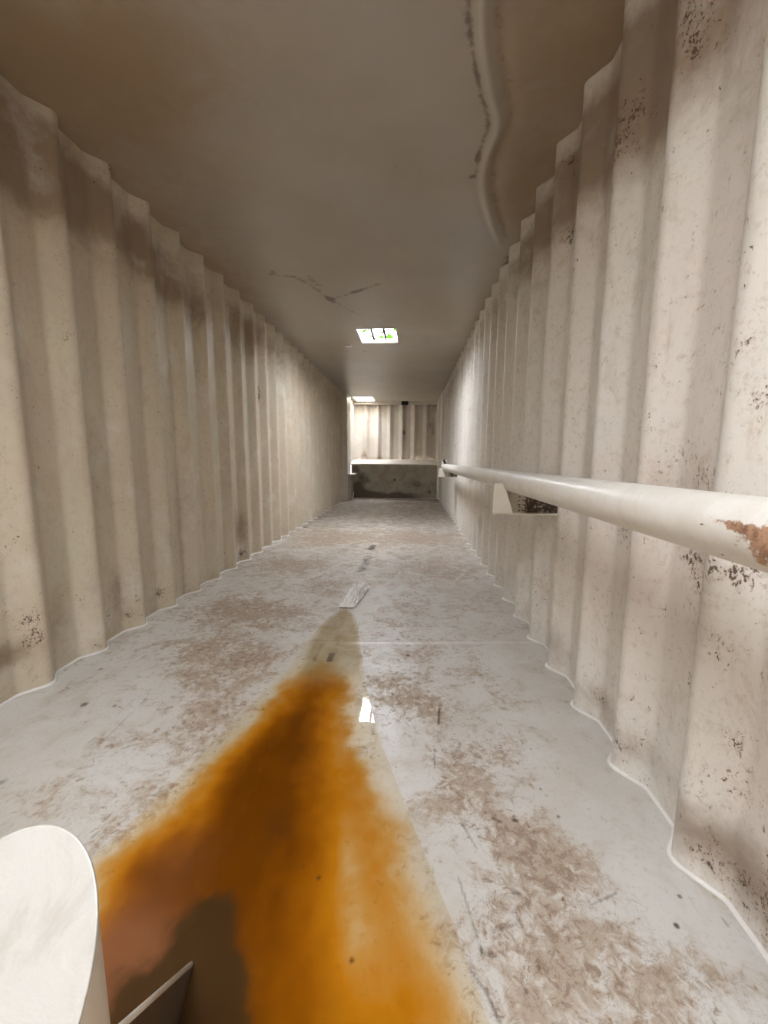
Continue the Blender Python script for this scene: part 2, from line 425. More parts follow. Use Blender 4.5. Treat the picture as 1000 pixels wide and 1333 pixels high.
wall_right = sheet('wall_right', us_r, zs, lambda U, Z: np.stack([WR+soft_depth(U, Y0R, PR), U, Z], -1), WALL_R,
                   {'stain': lambda U, Z: band(U, Z, 11)*sstep(.2, 1.2, U) + blobs(U, Z, R_STAIN),
                    'speck': lambda U, Z: np.minimum(blobs(U, Z, R_SPECK), 1.25)*(.35+1.0*fbm(U*30, Z*20, 4, 3)) + .12*sstep(.3, .0, Z)}, flip=True)
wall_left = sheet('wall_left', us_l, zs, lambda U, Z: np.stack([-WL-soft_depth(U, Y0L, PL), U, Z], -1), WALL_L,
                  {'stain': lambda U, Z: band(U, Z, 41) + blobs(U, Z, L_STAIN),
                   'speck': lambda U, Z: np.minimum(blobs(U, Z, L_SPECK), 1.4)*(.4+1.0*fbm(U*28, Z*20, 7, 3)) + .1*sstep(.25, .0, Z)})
X0F = -1.1196
wall_back = sheet('wall_back', np.arange(-1.42, .64, .006), np.linspace(.80, H, 30),
                  lambda U, Z: np.stack([U, YF+soft_depth(-U, -X0F+.0, .2895)*1.2, Z], -1), paint_wall('end_wall_cream', (.56, .52, .465), (.50, .445, .38), (.545, .515, .47)),
                  {'stain': lambda U, Z: .9*sstep(.98, .86, Z)*(.3+fbm(U*9, Z*6, 3)) + .55*sstep(1.85, 2.2, Z)*fbm(U*7, Z*3, 5)*1.6 + blobs(U, Z, [(-.2, 1.45, .09, .35, .7), (.5, 1.6, .06, .3, .8), (-1.15, .95, .08, .12, 1.2), (-1.05, 1.8, .15, .3, .5), (-.8, 1.0, .05, .3, .7)]),
                   'speck': lambda U, Z: blobs(U, Z, [(-.20, 1.50, .022, .05, 3.5), (.43, 1.68, .02, .07, 2.0), (-1.1, .93, .06, .06, 1.2), (-1.2, .95, .06, .04, 1.0)])})
for w in (wall_right, wall_left, wall_back): tag(w, kind='structure')
tag(wall_right, 'right corrugated steel wall in worn cream paint with rust pits')
tag(wall_left, 'left corrugated steel wall in stained cream paint')
tag(wall_back, 'far corrugated end wall above the raised platform')

# flat end posts and the side walls of the end bay
def flat_trim(name, boxes, mat, bevel=.003):
    bm = bmesh.new()
    for b in boxes: add_box(bm, *b)
    return tag(bm_obj(name, bm, mat, bevel=0), kind='structure')
flat_trim('trim_1', [(WR-.006, WR+.09, YR_END-.03, YP+.03, 0, H)], PAINT)
flat_trim('trim_2', [(-1.49, -1.335, YL_END-.02, YP+.04, 0, H)], PAINT)
flat_trim('wall_bay_right', [(WR-.018, WR+.09, YP+.035, YF+.12, 0, H)], PAINT_FAR)
flat_trim('wall_bay_left', [(-1.49, -1.395, YP+.03, YF+.12, 0, H)], PAINT_FAR)
flat_trim('wall_rear', [(-1.49, WR+.09, YBACK-.06, YBACK, 0, H)], PAINT)
flat_trim('trim_3', [(-1.40, WR-.02, YF-.07, YF+.0, H-.062, H+.0)], PAINT)

# ------------------------------------------------------------------ floor
ys = [YBACK]
while ys[-1] < YF+.1:
    y = ys[-1]; ys.append(y + (.03 if y < .35 else .0042 if y < 1.5 else .0085 if y < 3 else .02))
ys = np.array(ys); xs = np.arange(-1.475, .672, .0046)
X, Y = np.meshgrid(xs, ys, indexing='ij')
def fl(L):
    out = []
    for px, py, rx, ry, w in L:
        q = on_floor(px, py); out.append((q[0], q[1], rx, ry, w))
    return out
SC = fl([(520, 900, .1, .14, .6), (560, 915, .07, .09, .8), (600, 1000, .12, .12, .6), (590, 1040, .08, .06, .7), (650, 1075, .07, .05, .8), (690, 1110, .09, .07, .9), (735, 1130, .06, .05, .8),
         (650, 1180, .08, .05, .6), (760, 1230, .14, .08, .5), (700, 1290, .12, .08, .5), (850, 1290, .12, .05, .35), (560, 850, .14, .2, .45), (640, 880, .08, .09, .4), (665, 980, .06, .08, .4),
         (330, 862, .12, .14, .9), (270, 845, .2, .14, .8), (250, 880, .14, .1, .6), (350, 800, .25, .2, .9), (430, 760, .2, .2, .7), (300, 790, .2, .2, .9), (280, 920, .1, .1, .7),
         (180, 915, .12, .06, .5), (150, 965, .1, .06, .6), (240, 960, .1, .08, .5), (380, 735, .3, .25, .9), (560, 740, .3, .3, .6), (540, 700, .5, .4, .7), (430, 700, .35, .4, .9), (150, 1080, .1, .04, .4),
         (230, 1030, .06, .05, .5), (70, 1020, .12, .08, .3), (100, 890, .06, .04, .3), (520, 800, .2, .25, .4)])
CLEAN = fl([(820, 1050, .14, .16, .9), (760, 960, .1, .14, .7), (900, 1170, .09, .1, .7), (520, 1000, .07, .1, .7), (700, 865, .15, .18, .6), (60, 960, .25, .25, .5), (590, 1160, .04, .05, .6), (480, 790, .1, .2, .4), (400, 950, .1, .1, .2)])
scuff = np.clip(.34 + blobs(X, Y, SC)*(.55+.9*fbm(X*9, Y*9, 21, 4)) - blobs(X, Y, CLEAN) + .35*(fbm(X*3, Y*2.2, 2)-.5) + .35*sstep(2.5, 5, Y)*(.3+fbm(X*4, Y*2, 8)), 0, 1.3)
dim_film = np.clip((.30*sstep(2.2, 3.6, Y)+.62*sstep(4.9, 6.2, Y))*(.35+1.1*fbm(X*3, Y*1.6, 9)) + .5*blobs(X, Y, fl([(690, 800, .25, .6, .35), (660, 760, .3, .5, .35)])), 0, 1)
# shape of the rusty silt: centre line with a left and a right half width, tapering towards the far tip
tip = on_floor(447, 862)
cl = [(-.47, .30), tuple(on_floor(262, 1200)), tuple(on_floor(335, 1080)), tuple(on_floor(385, 970)), tuple(on_floor(405, 910)), tuple(on_floor(415, 868))]
yc = np.array([q[1] for q in cl]); xc = np.array([q[0] for q in cl])
o_ = np.argsort(yc)
CX = np.interp(Y, yc[o_], xc[o_])
def edge(L):
    q = np.array([on_floor(*a) for a in L]); o = np.argsort(q[:, 1]); return lambda y: np.interp(y, q[o, 1], q[o, 0])
EL = edge([(45, 1260), (90, 1180), (120, 1125), (190, 1060), (260, 985), (330, 915), (380, 868), (398, 846)])
ER = edge([(650, 1333), (600, 1240), (560, 1150), (520, 1060), (485, 985), (476, 930), (470, 870), (462, 846)])
wob = (fbm(X*7, Y*7, 31, 4)-.5)*.10 + (fbm(X*30, Y*24, 32, 3)-.5)*.035
hl = np.maximum(CX-EL(Y), .02); hr = np.maximum(ER(Y)-CX, .02)
s = np.where(X < CX, (CX-X-wob)/hl, (X-CX+wob)/hr)
prof = np.where(X < CX, np.clip(1-s, 0, 1)**.8, np.clip(1.06-s, 0, 1)**.85)
tipfade = sstep(on_floor(430, 838)[1], on_floor(430, 905)[1], Y+wob*.8)
rust = prof*tipfade*(1.05+.35*(fbm(X*4, Y*3, 33)-.5))
rust *= np.interp(Y, [.3, .8, 1.05, 1.35, 1.7], [1.12, 1.0, .86, .60, .50])*(.86+.34*fbm(X*16, Y*9, 37, 4))
yel = blobs(X, Y, fl([(445, 1000, .06, .25, .16), (450, 1120, .06, .12, .25), (470, 1220, .07, .1, .3)]))
rust = np.clip(rust-yel*sstep(.3, .6, rust) + .16*sstep(.35, .7, rust)*sstep(.06, -.06, X+.33), 0, 1)
red = np.clip(blobs(X, Y, fl([(165, 1230, .10, .07, .9), (180, 1290, .1, .06, .7), (230, 1120, .08, .08, .25)])), 0, .9)
# greenish tail between the orange and the shiny scrap
gpoly = [on_floor(*a) for a in [(395, 880), (400, 840), (425, 808), (447, 793), (462, 800), (469, 830), (474, 880)]]
GL = edge([(383, 880), (400, 838), (424, 808), (440, 797), (448, 791)]); GR = edge([(474, 885), (469, 840), (467, 815), (460, 800), (448, 791)])
w2 = (fbm(X*14, Y*14, 35, 3)-.5)*.03
green = sstep(0, .035, X-GL(Y)+w2)*sstep(0, .02, GR(Y)-X+w2)*sstep(on_floor(447, 789)[1], on_floor(447, 797)[1], Y)*sstep(on_floor(430, 905)[1], on_floor(430, 862)[1], Y)*1.0
def stroke(L, w):
    d, _, _ = seg_dist(X, Y, [tuple(on_floor(*a)) for a in L]); return np.exp(-(d/w)**2)
dark = np.zeros(X.shape)
dblob = blobs(X+.05*(fbm(X*16, Y*16, 61, 4)-.5), Y+.07*(fbm(X*16, Y*16, 62, 4)-.5), fl([(258, 1200, .055, .045, 1.0), (258, 1240, .07, .05, 1.0), (240, 1285, .07, .04, 1.0), (265, 1300, .07, .05, 1.0), (285, 1175, .03, .02, .6), (205, 1280, .05, .03, .5), (200, 1325, .1, .05, .9), (280, 1340, .07, .05, .6), (345, 1100, .06, .1, .28), (370, 1060, .05, .1, .25), (400, 970, .02, .12, .15)]))  # post's shadow in the water painted as floor colour, plus darker rust
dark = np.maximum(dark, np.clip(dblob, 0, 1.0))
dark += .42*stroke([(434, 858), (440, 826), (447, 806)], .035)*(.5+fbm(X*30, Y*30, 5)) + .9*stroke([(428, 860), (432, 852)], .012) + .5*stroke([(408, 862), (420, 838)], .012)
dark += (.75*stroke([(470, 743), (476, 732), (480, 724)], .055) + .9*stroke([(483, 715), (486, 710)], .045))*(.4+1.1*fbm(X*26, Y*9, 77)) + .2*stroke([(490, 702), (497, 690)], .03) + .35*stroke([(468, 775), (472, 762)], .018) + .3*stroke([(464, 785), (467, 775)], .03)
for L, w, a in [([(597, 1142), (612, 1190), (626, 1235)], .0045, .6), ([(628, 1240), (645, 1245)], .006, .65), ([(612, 1262), (632, 1290), (652, 1333)], .005, .7), ([(572, 922), (571, 943)], .006, .8), ([(566, 975), (566, 1000)], .004, .7),
                ([(602, 1073), (621, 1105)], .005, .7), ([(642, 1066), (652, 1070)], .007, .8), ([(668, 1068), (674, 1068)], .006, .8), ([(672, 1188), (675, 1202), (660, 1207), (640, 1213)], .007, .55), ([(668, 1162), (676, 1163)], .008, .7),
                ([(770, 1178), (802, 1163)], .004, .6), ([(158, 975), (180, 968)], .006, .55), ([(135, 963), (175, 925)], .006, .5), ([(115, 967), (125, 960)], .006, .55), ([(200, 1035), (215, 1028)], .006, .5),
                ([(935, 1240), (945, 1275)], .003, .5), ([(940, 1195), (948, 1205)], .005, .6), ([(445, 748), (470, 747), (500, 747)], .01, .7), ([(595, 722), (605, 712)], .02, .4), ([(380, 940), (400, 900), (405, 870)], .006, .35),
                ([(300, 838), (240, 832)], .008, .45), ([(120, 1090), (128, 1084)], .008, .6), ([(480, 1300), (470, 1250)], .006, .3), ([(520, 1290), (540, 1240)], .006, .3)]:
    dark += a*stroke(L, w)
for px, py, r, a in [(131, 871, .013, .75), (110, 917, .015, .85), (149, 919, .010, .75), (3, 1018, .018, .7), (881, 1205, .006, 1.2), (885, 1167, .005, 1), (727, 1063, .006, .9), (691, 975, .005, .9), (704, 1027, .005, .9), (531, 853, .01, 1), (632, 1058, .005, .9), (726, 1000, .005, .7),
                     (415, 1143, .006, .9), (395, 1128, .006, .7), (343, 923, .006, .8), (458, 1250, .006, .8), (685, 1290, .006, .8), (702, 1260, .005, .8), (733, 1170, .004, .9), (672, 1135, .004, .9), (398, 686, .05, 1.1), (380, 676, .05, .4), (520, 655, .2, .5)]:
    q = on_floor(px, py); dark += a*np.exp(-((X-q[0])**2+(Y-q[1])**2)/r**2)
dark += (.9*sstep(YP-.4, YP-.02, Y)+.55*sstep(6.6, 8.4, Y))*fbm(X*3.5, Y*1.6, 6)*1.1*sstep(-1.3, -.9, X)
dark = np.clip(dark, 0, 1.2)
def seam_line(a, b, w):
    q0, q1 = on_floor(*a), on_floor(*b); k = (q1[1]-q0[1])/(q1[0]-q0[0]); return np.exp(-((Y-(q0[1]+k*(X-q0[0])))/w)**2)
s1 = seam_line((300, 836), (700, 837), .008)
seam = np.clip(s1*sstep(-.9, -.2, X)*(1-.6*green), 0, 1)*(.45+.8*fbm(X*6, Y*2, 14))
zf = .003*s1 + .012*(fbm(X*1.1, Y*.9, 44, 2)-.5)*0
i = np.arange(len(xs)-1)[:, None]*len(ys) + np.arange(len(ys)-1)[None, :]
F = np.stack([i, i+len(ys), i+len(ys)+1, i+1], -1).reshape(-1, 4)
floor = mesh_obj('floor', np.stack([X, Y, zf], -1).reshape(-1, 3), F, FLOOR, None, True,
                 {'scuff': scuff, 'dim_film': dim_film, 'rust': rust, 'red': red, 'green': green, 'dark': dark, 'seam': seam})
tag(floor, 'scuffed white painted steel floor with rust stains', kind='structure')

# white weld beads along both wall feet
def bead(side):
    us = np.arange(.2, YR_END if side > 0 else YL_END, .01)
    d = soft_depth(us, Y0R, PR) if side > 0 else soft_depth(us, Y0L, PL)
    x = (WR+d-.004) if side > 0 else (-WL-d+.004)
    return tube_mesh(np.stack([x, us, np.full(us.shape, .002)], -1), .0065, 6)
for side in (1, -1):
    v, f = bead(side); mesh_obj('weld_bead', v, f, BEAD, floor, True)

# ------------------------------------------------------------------ ceiling with two roof openings
W1 = (-.588, -.182, 4.31, 4.795)
W2 = (-1.30, -.875, 8.90, 9.50)
W3 = (-.90, -.02, -.47, -.22)      # unseen roof opening behind the camera, added to light the near walls
RIDGE = smooth_line([(.10, .6), (.16, 1.1)] + [tuple(on_ceil(*a)) for a in [(627, 0), (630, 60), (640, 118), (648, 158), (634, 200), (629, 240), (641, 290), (655, 325), (662, 345)]])
def snap(arr, vals):
    for v in vals: arr = arr[np.abs(arr-v) > .004]; arr = np.append(arr, v)
    return np.sort(arr)
cx_ = snap(np.arange(-1.475, .672, .0085), W1[:2]+W2[:2]+W3[:2])
cyy = [YBACK]
while cyy[-1] < YF+.12:
    y = cyy[-1]; cyy.append(y+(.03 if y < 1 else .009 if y < 3 else .02))
cyy = snap(np.array(cyy), W1[2:]+W2[2:]+W3[2:])
CXg, CYg = np.meshgrid(cx_, cyy, indexing='ij')
d, side, run = seg_dist(CXg, CYg, RIDGE)
sd = d*side
live = sstep(2.95, 2.5, CYg)
hgt = .020*np.exp(-(sd/.022)**2)*live - .010*np.exp(-((sd-.055)/.03)**2)*live
buck = .010*(fbm(CXg*1.6, CYg*.9, 71, 2)-.5) + .006*(fbm(CXg*4, CYg*3, 72, 2)-.5)*sstep(3.2, 4.5, CYg)
rect = lambda x, y, W: np.maximum(np.maximum(W[0]-x, x-W[1]), np.maximum(W[2]-y, y-W[3]))
near = np.minimum(np.minimum(rect(CXg, CYg, W1), rect(CXg, CYg, W2)), rect(CXg, CYg, W3))
flat = sstep(0, .06, near)
flat = flat*sstep(0, .10, np.minimum(CXg+WL, WR-CXg))
CZ = H - (hgt + buck)*flat
CZ[:, cyy > YF-.2] = H
right_of = (side > 0)
st = .95*np.where(right_of, sstep(.012, .05, d), 0)*sstep(3.1, 2.4, CYg)*(.6+.5*fbm(CXg*4, CYg*4, 81))
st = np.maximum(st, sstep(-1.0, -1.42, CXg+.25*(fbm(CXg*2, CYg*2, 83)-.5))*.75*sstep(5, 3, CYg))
def cl_(L): return [(*on_ceil(px, py), rx, ry, w) for px, py, rx, ry, w in L]
st += blobs(CXg, CYg, cl_([(210, 120, .3, .25, .5), (60, 40, .3, .3, .5), (300, 290, .3, .4, .25), (640, 205, .06, .1, .3), (240, 200, .2, .3, .35), (600, 300, .15, .4, .25), (200, 30, .3, .2, .4), (600, 500, .3, 1.2, .4), (560, 420, .2, .4, .2)]))
st = np.clip(st, 0, 1.1)
def cstroke(L, w):
    dd, _, _ = seg_dist(CXg, CYg, [tuple(on_ceil(*a)) for a in L]); return np.exp(-(dd/w)**2)
cd = np.zeros(CXg.shape)
cd += .80*np.exp(-((sd+.035)/.013)**2)*live*(.6+.7*fbm(CXg*14, CYg*10, 91))*sstep(2.3, 1.9, CYg)
cd += .38*np.exp(-((sd-.05)/.02)**2)*live
for L, w, a in [([(352, 357), (385, 361), (405, 372), (428, 388)], .03, .55), ([(400, 362), (416, 371)], .035, .55), ([(428, 388), (432, 391)], .03, 1.0), ([(430, 390), (455, 382), (472, 377), (495, 369)], .022, .62), ([(460, 381), (471, 377)], .022, .6), ([(432, 391), (450, 401), (468, 410)], .03, .42),
                ([(612, 231), (616, 229)], .014, .9), ([(621, 206), (624, 198)], .012, .8), ([(662, 345), (666, 335)], .05, .9)]:
    cd += a*cstroke(L, w)
for px, py, r, a in [(356, 354, .025, .6), (402, 359, .02, .6), (475, 457, .03, .8), (335, 135, .01, .6)]:
    q = on_ceil(px, py); cd += a*np.exp(-((CXg-q[0])**2+(CYg-q[1])**2)/r**2)
pale = np.exp(-(sd/.020)**2)*live*.8
keep = []
n, m = CXg.shape
mx_ = (cx_[:-1]+cx_[1:])/2; my_ = (cyy[:-1]+cyy[1:])/2
MX, MY = np.meshgrid(mx_, my_, indexing='ij')
hole = np.minimum(np.minimum(rect(MX, MY, W1), rect(MX, MY, W2)), rect(MX, MY, W3)) < 0
i = np.arange(n-1)[:, None]*m + np.arange(m-1)[None, :]
F = np.stack([i, i+1, i+m+1, i+m], -1)[~hole]
ceiling = mesh_obj('ceiling', np.stack([CXg, CYg, CZ], -1).reshape(-1, 3), F, CEIL, None, True, {'stain': st, 'dark': np.clip(cd, 0, 1.2), 'pale': pale})
tag(ceiling, 'brown-stained painted steel roof with a buckled ridge', kind='structure')

def roof_window(name, W, bars, label, hgt_=.035):
    x0, x1, y0, y1 = W; t = .012
    root = empty(name, ((x0+x1)/2, (y0+y1)/2, H)); tag(root, label, kind='structure')
    bm = bmesh.new()
    add_box(bm, x0-t, x0, y0-t, y1+t, H-.004, H+hgt_); add_box(bm, x1, x1+t, y0-t, y1+t, H-.004, H+hgt_)
    add_box(bm, x0, x1, y0-t, y0, H-.004, H+hgt_); add_box(bm, x0, x1, y1, y1+t, H-.004, H+hgt_)
    bm_obj('window_frame', bm, PAINT, root)
    for k in range(bars):
        xb = x0+(x1-x0)*(k+1)/(bars+1)
        v, f = tube_mesh([(xb, y0-.005, H+.035), (xb, y1+.005, H+.035)], .013, 8)
        mesh_obj('window_bar', v, f, BAR, root, True)
roof_window('window_1', W1, 2, 'barred rectangular roof opening with green leaves beyond')
roof_window('added_hatch', W3, 0, 'unseen roof hatch added behind the camera for light')
roof_window('window_2', W2, 0, 'unbarred roof opening above the raised platform', .50)  # frame raised into an unseen collar to cut light on the far wall

# leafy branch above the barred opening
br = empty('tree_branch', (-.55, 6.3, 2.62))
tag(br, 'leafy green branch outside, seen through the barred roof opening', 'branch')
tw = [np.array(q) for q in [(-1.5, 7.0, 2.9), (-1.0, 6.5, 2.72), (-.7, 6.25, 2.68), (-.35, 6.1, 2.70), (.0, 6.0, 2.80)]]
v, f = tube_mesh(smooth_line(tw, 5), .006, 6); mesh_obj('twig', v, f, TWIG, br, True)
vs = []; fs = []
for k in range(58):
    b = Vector((random.uniform(-1.05, .0), random.uniform(5.8, 6.6), random.uniform(2.52, 2.86)))
    ln = random.uniform(.09, .15); wd = ln*.36
    a = Vector((random.uniform(-1, 1), random.uniform(-1, 1), random.uniform(-.5, .5))).normalized()
    c = a.cross(Vector((random.uniform(-.4, .4), random.uniform(-.4, .4), 1))).normalized(); nn = a.cross(c)
    o = len(vs)
    for tt, ww in ((0, 0), (.25, .8), (.5, 1), (.78, .62), (1, 0)):
        p0 = b+a*ln*tt+nn*.12*ln*math.sin(tt*3.1)
        vs += [p0-c*wd*ww/1, p0+nn*-.08*ln*ww, p0+c*wd*ww/1]
    for j in range(4):
        for e in (0, 1): fs.append((o+3*j+e, o+3*j+e+1, o+3*j+4+e, o+3*j+3+e))
lf = mesh_obj("foliage", vs, fs, LEAF.m, br, True); lf['kind'] = 'stuff'

# ------------------------------------------------------------------ raised platform at the far end
pf = empty('raised_platform', (-.4, YP, 0)); tag(pf, 'raised steel platform with grimy front panel across the far end', 'platform')
FH, BH = .765, .862
gx = np.linspace(-1.33, WR-.022, 90); gz = np.linspace(.012, FH-.008, 36)
GX, GZ = np.meshgrid(gx, gz, indexing='ij')
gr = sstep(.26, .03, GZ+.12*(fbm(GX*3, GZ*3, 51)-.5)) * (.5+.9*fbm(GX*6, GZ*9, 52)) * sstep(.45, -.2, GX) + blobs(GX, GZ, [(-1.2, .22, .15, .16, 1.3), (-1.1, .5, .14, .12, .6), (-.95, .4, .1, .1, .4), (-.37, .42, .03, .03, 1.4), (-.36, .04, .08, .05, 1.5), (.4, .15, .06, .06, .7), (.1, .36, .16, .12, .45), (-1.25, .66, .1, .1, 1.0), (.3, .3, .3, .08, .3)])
i = np.arange(89)[:, None]*36 + np.arange(35)[None, :]
F = np.stack([i, i+36, i+37, i+1], -1).reshape(-1, 4)
mesh_obj('front_panel', np.stack([GX, np.full(GX.shape, YP+.004), GZ], -1).reshape(-1, 3), F, PANEL, pf, True, {'grime': np.clip(gr, 0, 1.4)})
bm = bmesh.new(); add_hex(bm, [(-1.393, YP, FH-.02), (WR-.02, YP, FH-.02), (WR-.02, YF+.03, BH-.02), (-1.393, YF+.03, BH-.02), (-1.393, YP, FH), (WR-.02, YP, FH), (WR-.02, YF+.03, BH), (-1.393, YF+.03, BH)])
bm_obj('top_plate', bm, PAINT_FAR, pf, bevel=.004)
bm = bmesh.new(); add_box(bm, WR-.045, WR-.007, YP-.012, YP+.006, .0, FH-.005); bm_obj('side_trim', bm, WHITE, pf, bevel=.003)
bm = bmesh.new(); add_box(bm, -1.33, WR-.02, YP-.016, YP+.006, .0, .014); bm_obj('bottom_trim', bm, WHITE, pf, bevel=.003)

# low box in the far left corner
bx = empty('steel_box', (-1.36, 8.45, 0)); tag(bx, 'low steel box with flat overhanging lid in the far left corner', 'box')
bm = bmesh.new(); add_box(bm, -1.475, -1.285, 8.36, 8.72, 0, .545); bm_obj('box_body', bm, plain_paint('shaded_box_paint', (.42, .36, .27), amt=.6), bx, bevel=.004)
bm = bmesh.new(); add_box(bm, -1.47, -1.195, 8.33, 8.735, .545, .557); bm_obj('lid', bm, WHITE, bx, bevel=.003)
bm = bmesh.new(); add_prism(bm, [(-1.275, 8.45, .0), (-1.255, 8.45, .0), (-1.225, 8.45, .17), (-1.237, 8.45, .17)], (0, .012, 0))
tag(bm_obj('metal_strip', bm, WHITE), 'short pale metal strip leaning against the low steel box', 'metal strip')
bm = bmesh.new(); add_box(bm, -.26, -.10, YF-.16, YF-.075, H-.085, H-.004)
bm2 = tag(bm_obj('ceiling_vent', bm, BLACK, bevel=.012), 'small black vent under the roof above the far end wall', 'vent')
bm = bmesh.new(); q0 = on_ceil(449, 449); q1 = on_ceil(458, 449); add_box(bm, q0[0], q1[0], q0[1]-.02, q0[1]+.02, H-.022, H+.006)
tag(bm_obj('ceiling_tab', bm, WHITE, bevel=.004), 'short pale metal tab under the roof left of the barred opening', 'metal tab')

# ------------------------------------------------------------------ handrail
XR, RR = .44, .0453
YE = 5.45
def rz(y): return EYE-.0905-.0045*(y-.5)
hr = empty('handrail', (XR, .6, rz(.6))); tag(hr, 'cream painted pipe handrail with rusty patches along the right wall', 'handrail')
yy = np.concatenate([np.arange(-.35, 1.6, .008), np.arange(1.6, YE, .03), [YE]])
sg = 64
th = np.arange(sg)*2*math.pi/sg
YY, TH = np.meshgrid(yy, th, indexing='ij')
# rust patch (facing the room, close to the camera) with a shallow eaten-out hollow, and pits under the pipe
ang = np.mod(TH+math.pi, 2*math.pi)-math.pi          # 0 = wall side (+x), pi/2 = top, pi = room side
A = np.mod(TH, 2*math.pi)
pz = lambda a, b: np.exp(-(((A-a)*RR)/.014)**2)
ru = blobs(YY, A*RR, [(.455, 3.14*RR, .045, .016, 1.0), (.50, 2.95*RR, .03, .007, .75), (.52, 2.85*RR, .03, .005, .5), (.41, 3.3*RR, .04, .02, .9), (.36, 3.0*RR, .06, .03, .8), (.47, 3.7*RR, .02, .012, .6), (.3, 3.0*RR, .1, .04, .6)])
pit = blobs(YY, A*RR, [(.54, 3.95*RR, .012, .004, .8), (.56, 3.05*RR, .012, .002, .7), (.60, 2.9*RR, .02, .0018, .6), (1.35, 4.1*RR, .02, .006, .6), (1.12, 4.35*RR, .04, .005, .8), (1.3, 3.2*RR, .02, .004, .5), (.9, 3.2*RR, .006, .006, .4)])
rad = RR - .006*sstep(.6, 1.0, blobs(YY, A*RR, [(.44, 3.1*RR, .03, .008, 1.2)])) + .0006*(fbm(YY*30, A*3, 61)-.5)
V = np.stack([XR+rad*np.cos(TH), YY, EYE*0+np.vectorize(rz)(YY)+rad*np.sin(TH)], -1)
n = len(yy); F = []
for a_ in range(n-1):
    for k in range(sg):
        k2 = (k+1) % sg; F.append((a_*sg+k, (a_+1)*sg+k, (a_+1)*sg+k2, a_*sg+k2))
mesh_obj('rail_pipe', V.reshape(-1, 3), F, RAIL, hr, True, {'rust': ru, 'pit': pit})
bm = bmesh.new()
ring = [(XR+RR*math.cos(t), YE, rz(YE)+RR*math.sin(t)) for t in th]; add_prism(bm, ring, (0, .008, 0)); bm_obj('end_cap', bm, PAINT, hr)
def bracket(y, sc_=1.0):
    zt = rz(y)-.012; zb = EYE-.2365
    gp = zt
    # back web reaching the wall, rusted towards the wall
    xs_ = np.linspace(.362, WR+.05, 30); zs_ = np.linspace(zb, rz(y)-RR*.4, 14)
    A_, B_ = np.meshgrid(xs_, zs_, indexing='ij'); vs_ = []
    i_ = np.arange(29)[:, None]*14+np.arange(13)[None, :]
    F_ = np.stack([i_, i_+14, i_+15, i_+1], -1).reshape(-1, 4)
    nb = A_.size
    V1 = np.stack([A_, np.full(A_.shape, y+.030), B_], -1).reshape(-1, 3); V2 = V1+np.array([0, .008, 0])
    gr_ = sstep(.445, .54, A_)*.62*(.6+.8*fbm(A_*40, B_*40, 19))
    w = mesh_obj('bracket_web', np.vstack([V1, V2]), np.vstack([F_, F_[:, ::-1]+nb]), RUSTY, hr, False, {'grime': np.concatenate([gr_.ravel(), gr_.ravel()])})
    bm = bmesh.new()
    add_prism(bm, [(.358, y-.006, zb), (.446, y-.006, zb), (.404, y-.006, rz(y)-.010), (.358, y-.006, rz(y)-.010)], (0, .008, 0))
    pl = bm_obj('bracket_plate', bm, PAINT, w, bevel=.0015); pl.matrix_parent_inverse = Matrix.Identity(4)
    bm = bmesh.new(); add_box(bm, .358, WR+.05, y+.0025, y+.036, zb-.006, zb); fl_ = bm_obj('bracket_flange', bm, PAINT, w, bevel=.0012); fl_.matrix_parent_inverse = Matrix.Identity(4)
bracket(1.765); bracket(5.30)
bm = bmesh.new(); add_box(bm, .40, .475, YE+.01, YE+.022, rz(YE)-.05, EYE-.02); bm_obj('end_plate', bm, PAINT, hr, bevel=.002)
bm = bmesh.new(); add_hex(bm, [(.425, YE-.16, rz(YE)+RR-.006), (.46, YE-.16, rz(YE)+RR-.006), (.46, YE-.12, rz(YE)+RR-.006), (.425, YE-.12, rz(YE)+RR-.006), (.405, YE-.16, rz(YE)+RR+.05), (.435, YE-.16, rz(YE)+RR+.06), (.435, YE-.12, rz(YE)+RR+.06), (.405, YE-.12, rz(YE)+RR+.05)])
bk = bm_obj('rail_clip', bm, BLACK, hr, bevel=.004); bk['label'] = 'black clip at the far end of the handrail'

# ------------------------------------------------------------------ mitred pipe post, close at the left
PX, PY, PRAD, PZ, PS = -.3163, .2035, .0898, EYE-.40, .892
po = empty('pipe_post', (PX, PY, 0)); tag(po, 'white painted pipe post with slanted flat cap standing in the rusty puddle', 'post')
sg = 72; vs = []; fs = []
th = [2*math.pi*k/sg for k in range(sg)]
for t in th: vs.append((PX+(PRAD-.0015)*math.cos(t), PY+(PRAD-.0015)*math.sin(t), 0))
for t in th: vs.append((PX+(PRAD-.0015)*math.cos(t), PY+(PRAD-.0015)*math.sin(t), PZ-.004+PS*PRAD*math.sin(t)))
for k in range(sg): fs.append((k, (k+1) % sg, sg+(k+1) % sg, sg+k))
mesh_obj('post_tube', vs, fs, PAINT, po, True)
def cap_material():
    t = NT('post_cap_paint'); a = t.noise(14, 8, .7, .8); b = t.noise(70, 5, .65)
    c = t.mix(t.ma('MULTIPLY', t.ss(a, .47, .70), .55), (.39, .372, .34), (.29, .262, .22))
    c = t.mix(t.ma('MULTIPLY', t.ss(b, .60, .75), .3), c, (.55, .47, .38))
    c = t.mix(t.ss(t.noise(30, 2, .5), .76, .775), c, (.10, .075, .06))
    t.bump(t.ma('ADD', a, t.ma('MULTIPLY', b, .3)), .22, .006)
    return t.fin(c, .42)
bm = bmesh.new()
nrm = Vector((0, -PS, 1)).normalized()
add_prism(bm, [(PX+PRAD*math.cos(t), PY+PRAD*math.sin(t), PZ-.006+PS*PRAD*math.sin(t)) for t in th], nrm*.003)
bm_obj('cap_plate', bm, cap_material(), po, bevel=.0012, angle=50)
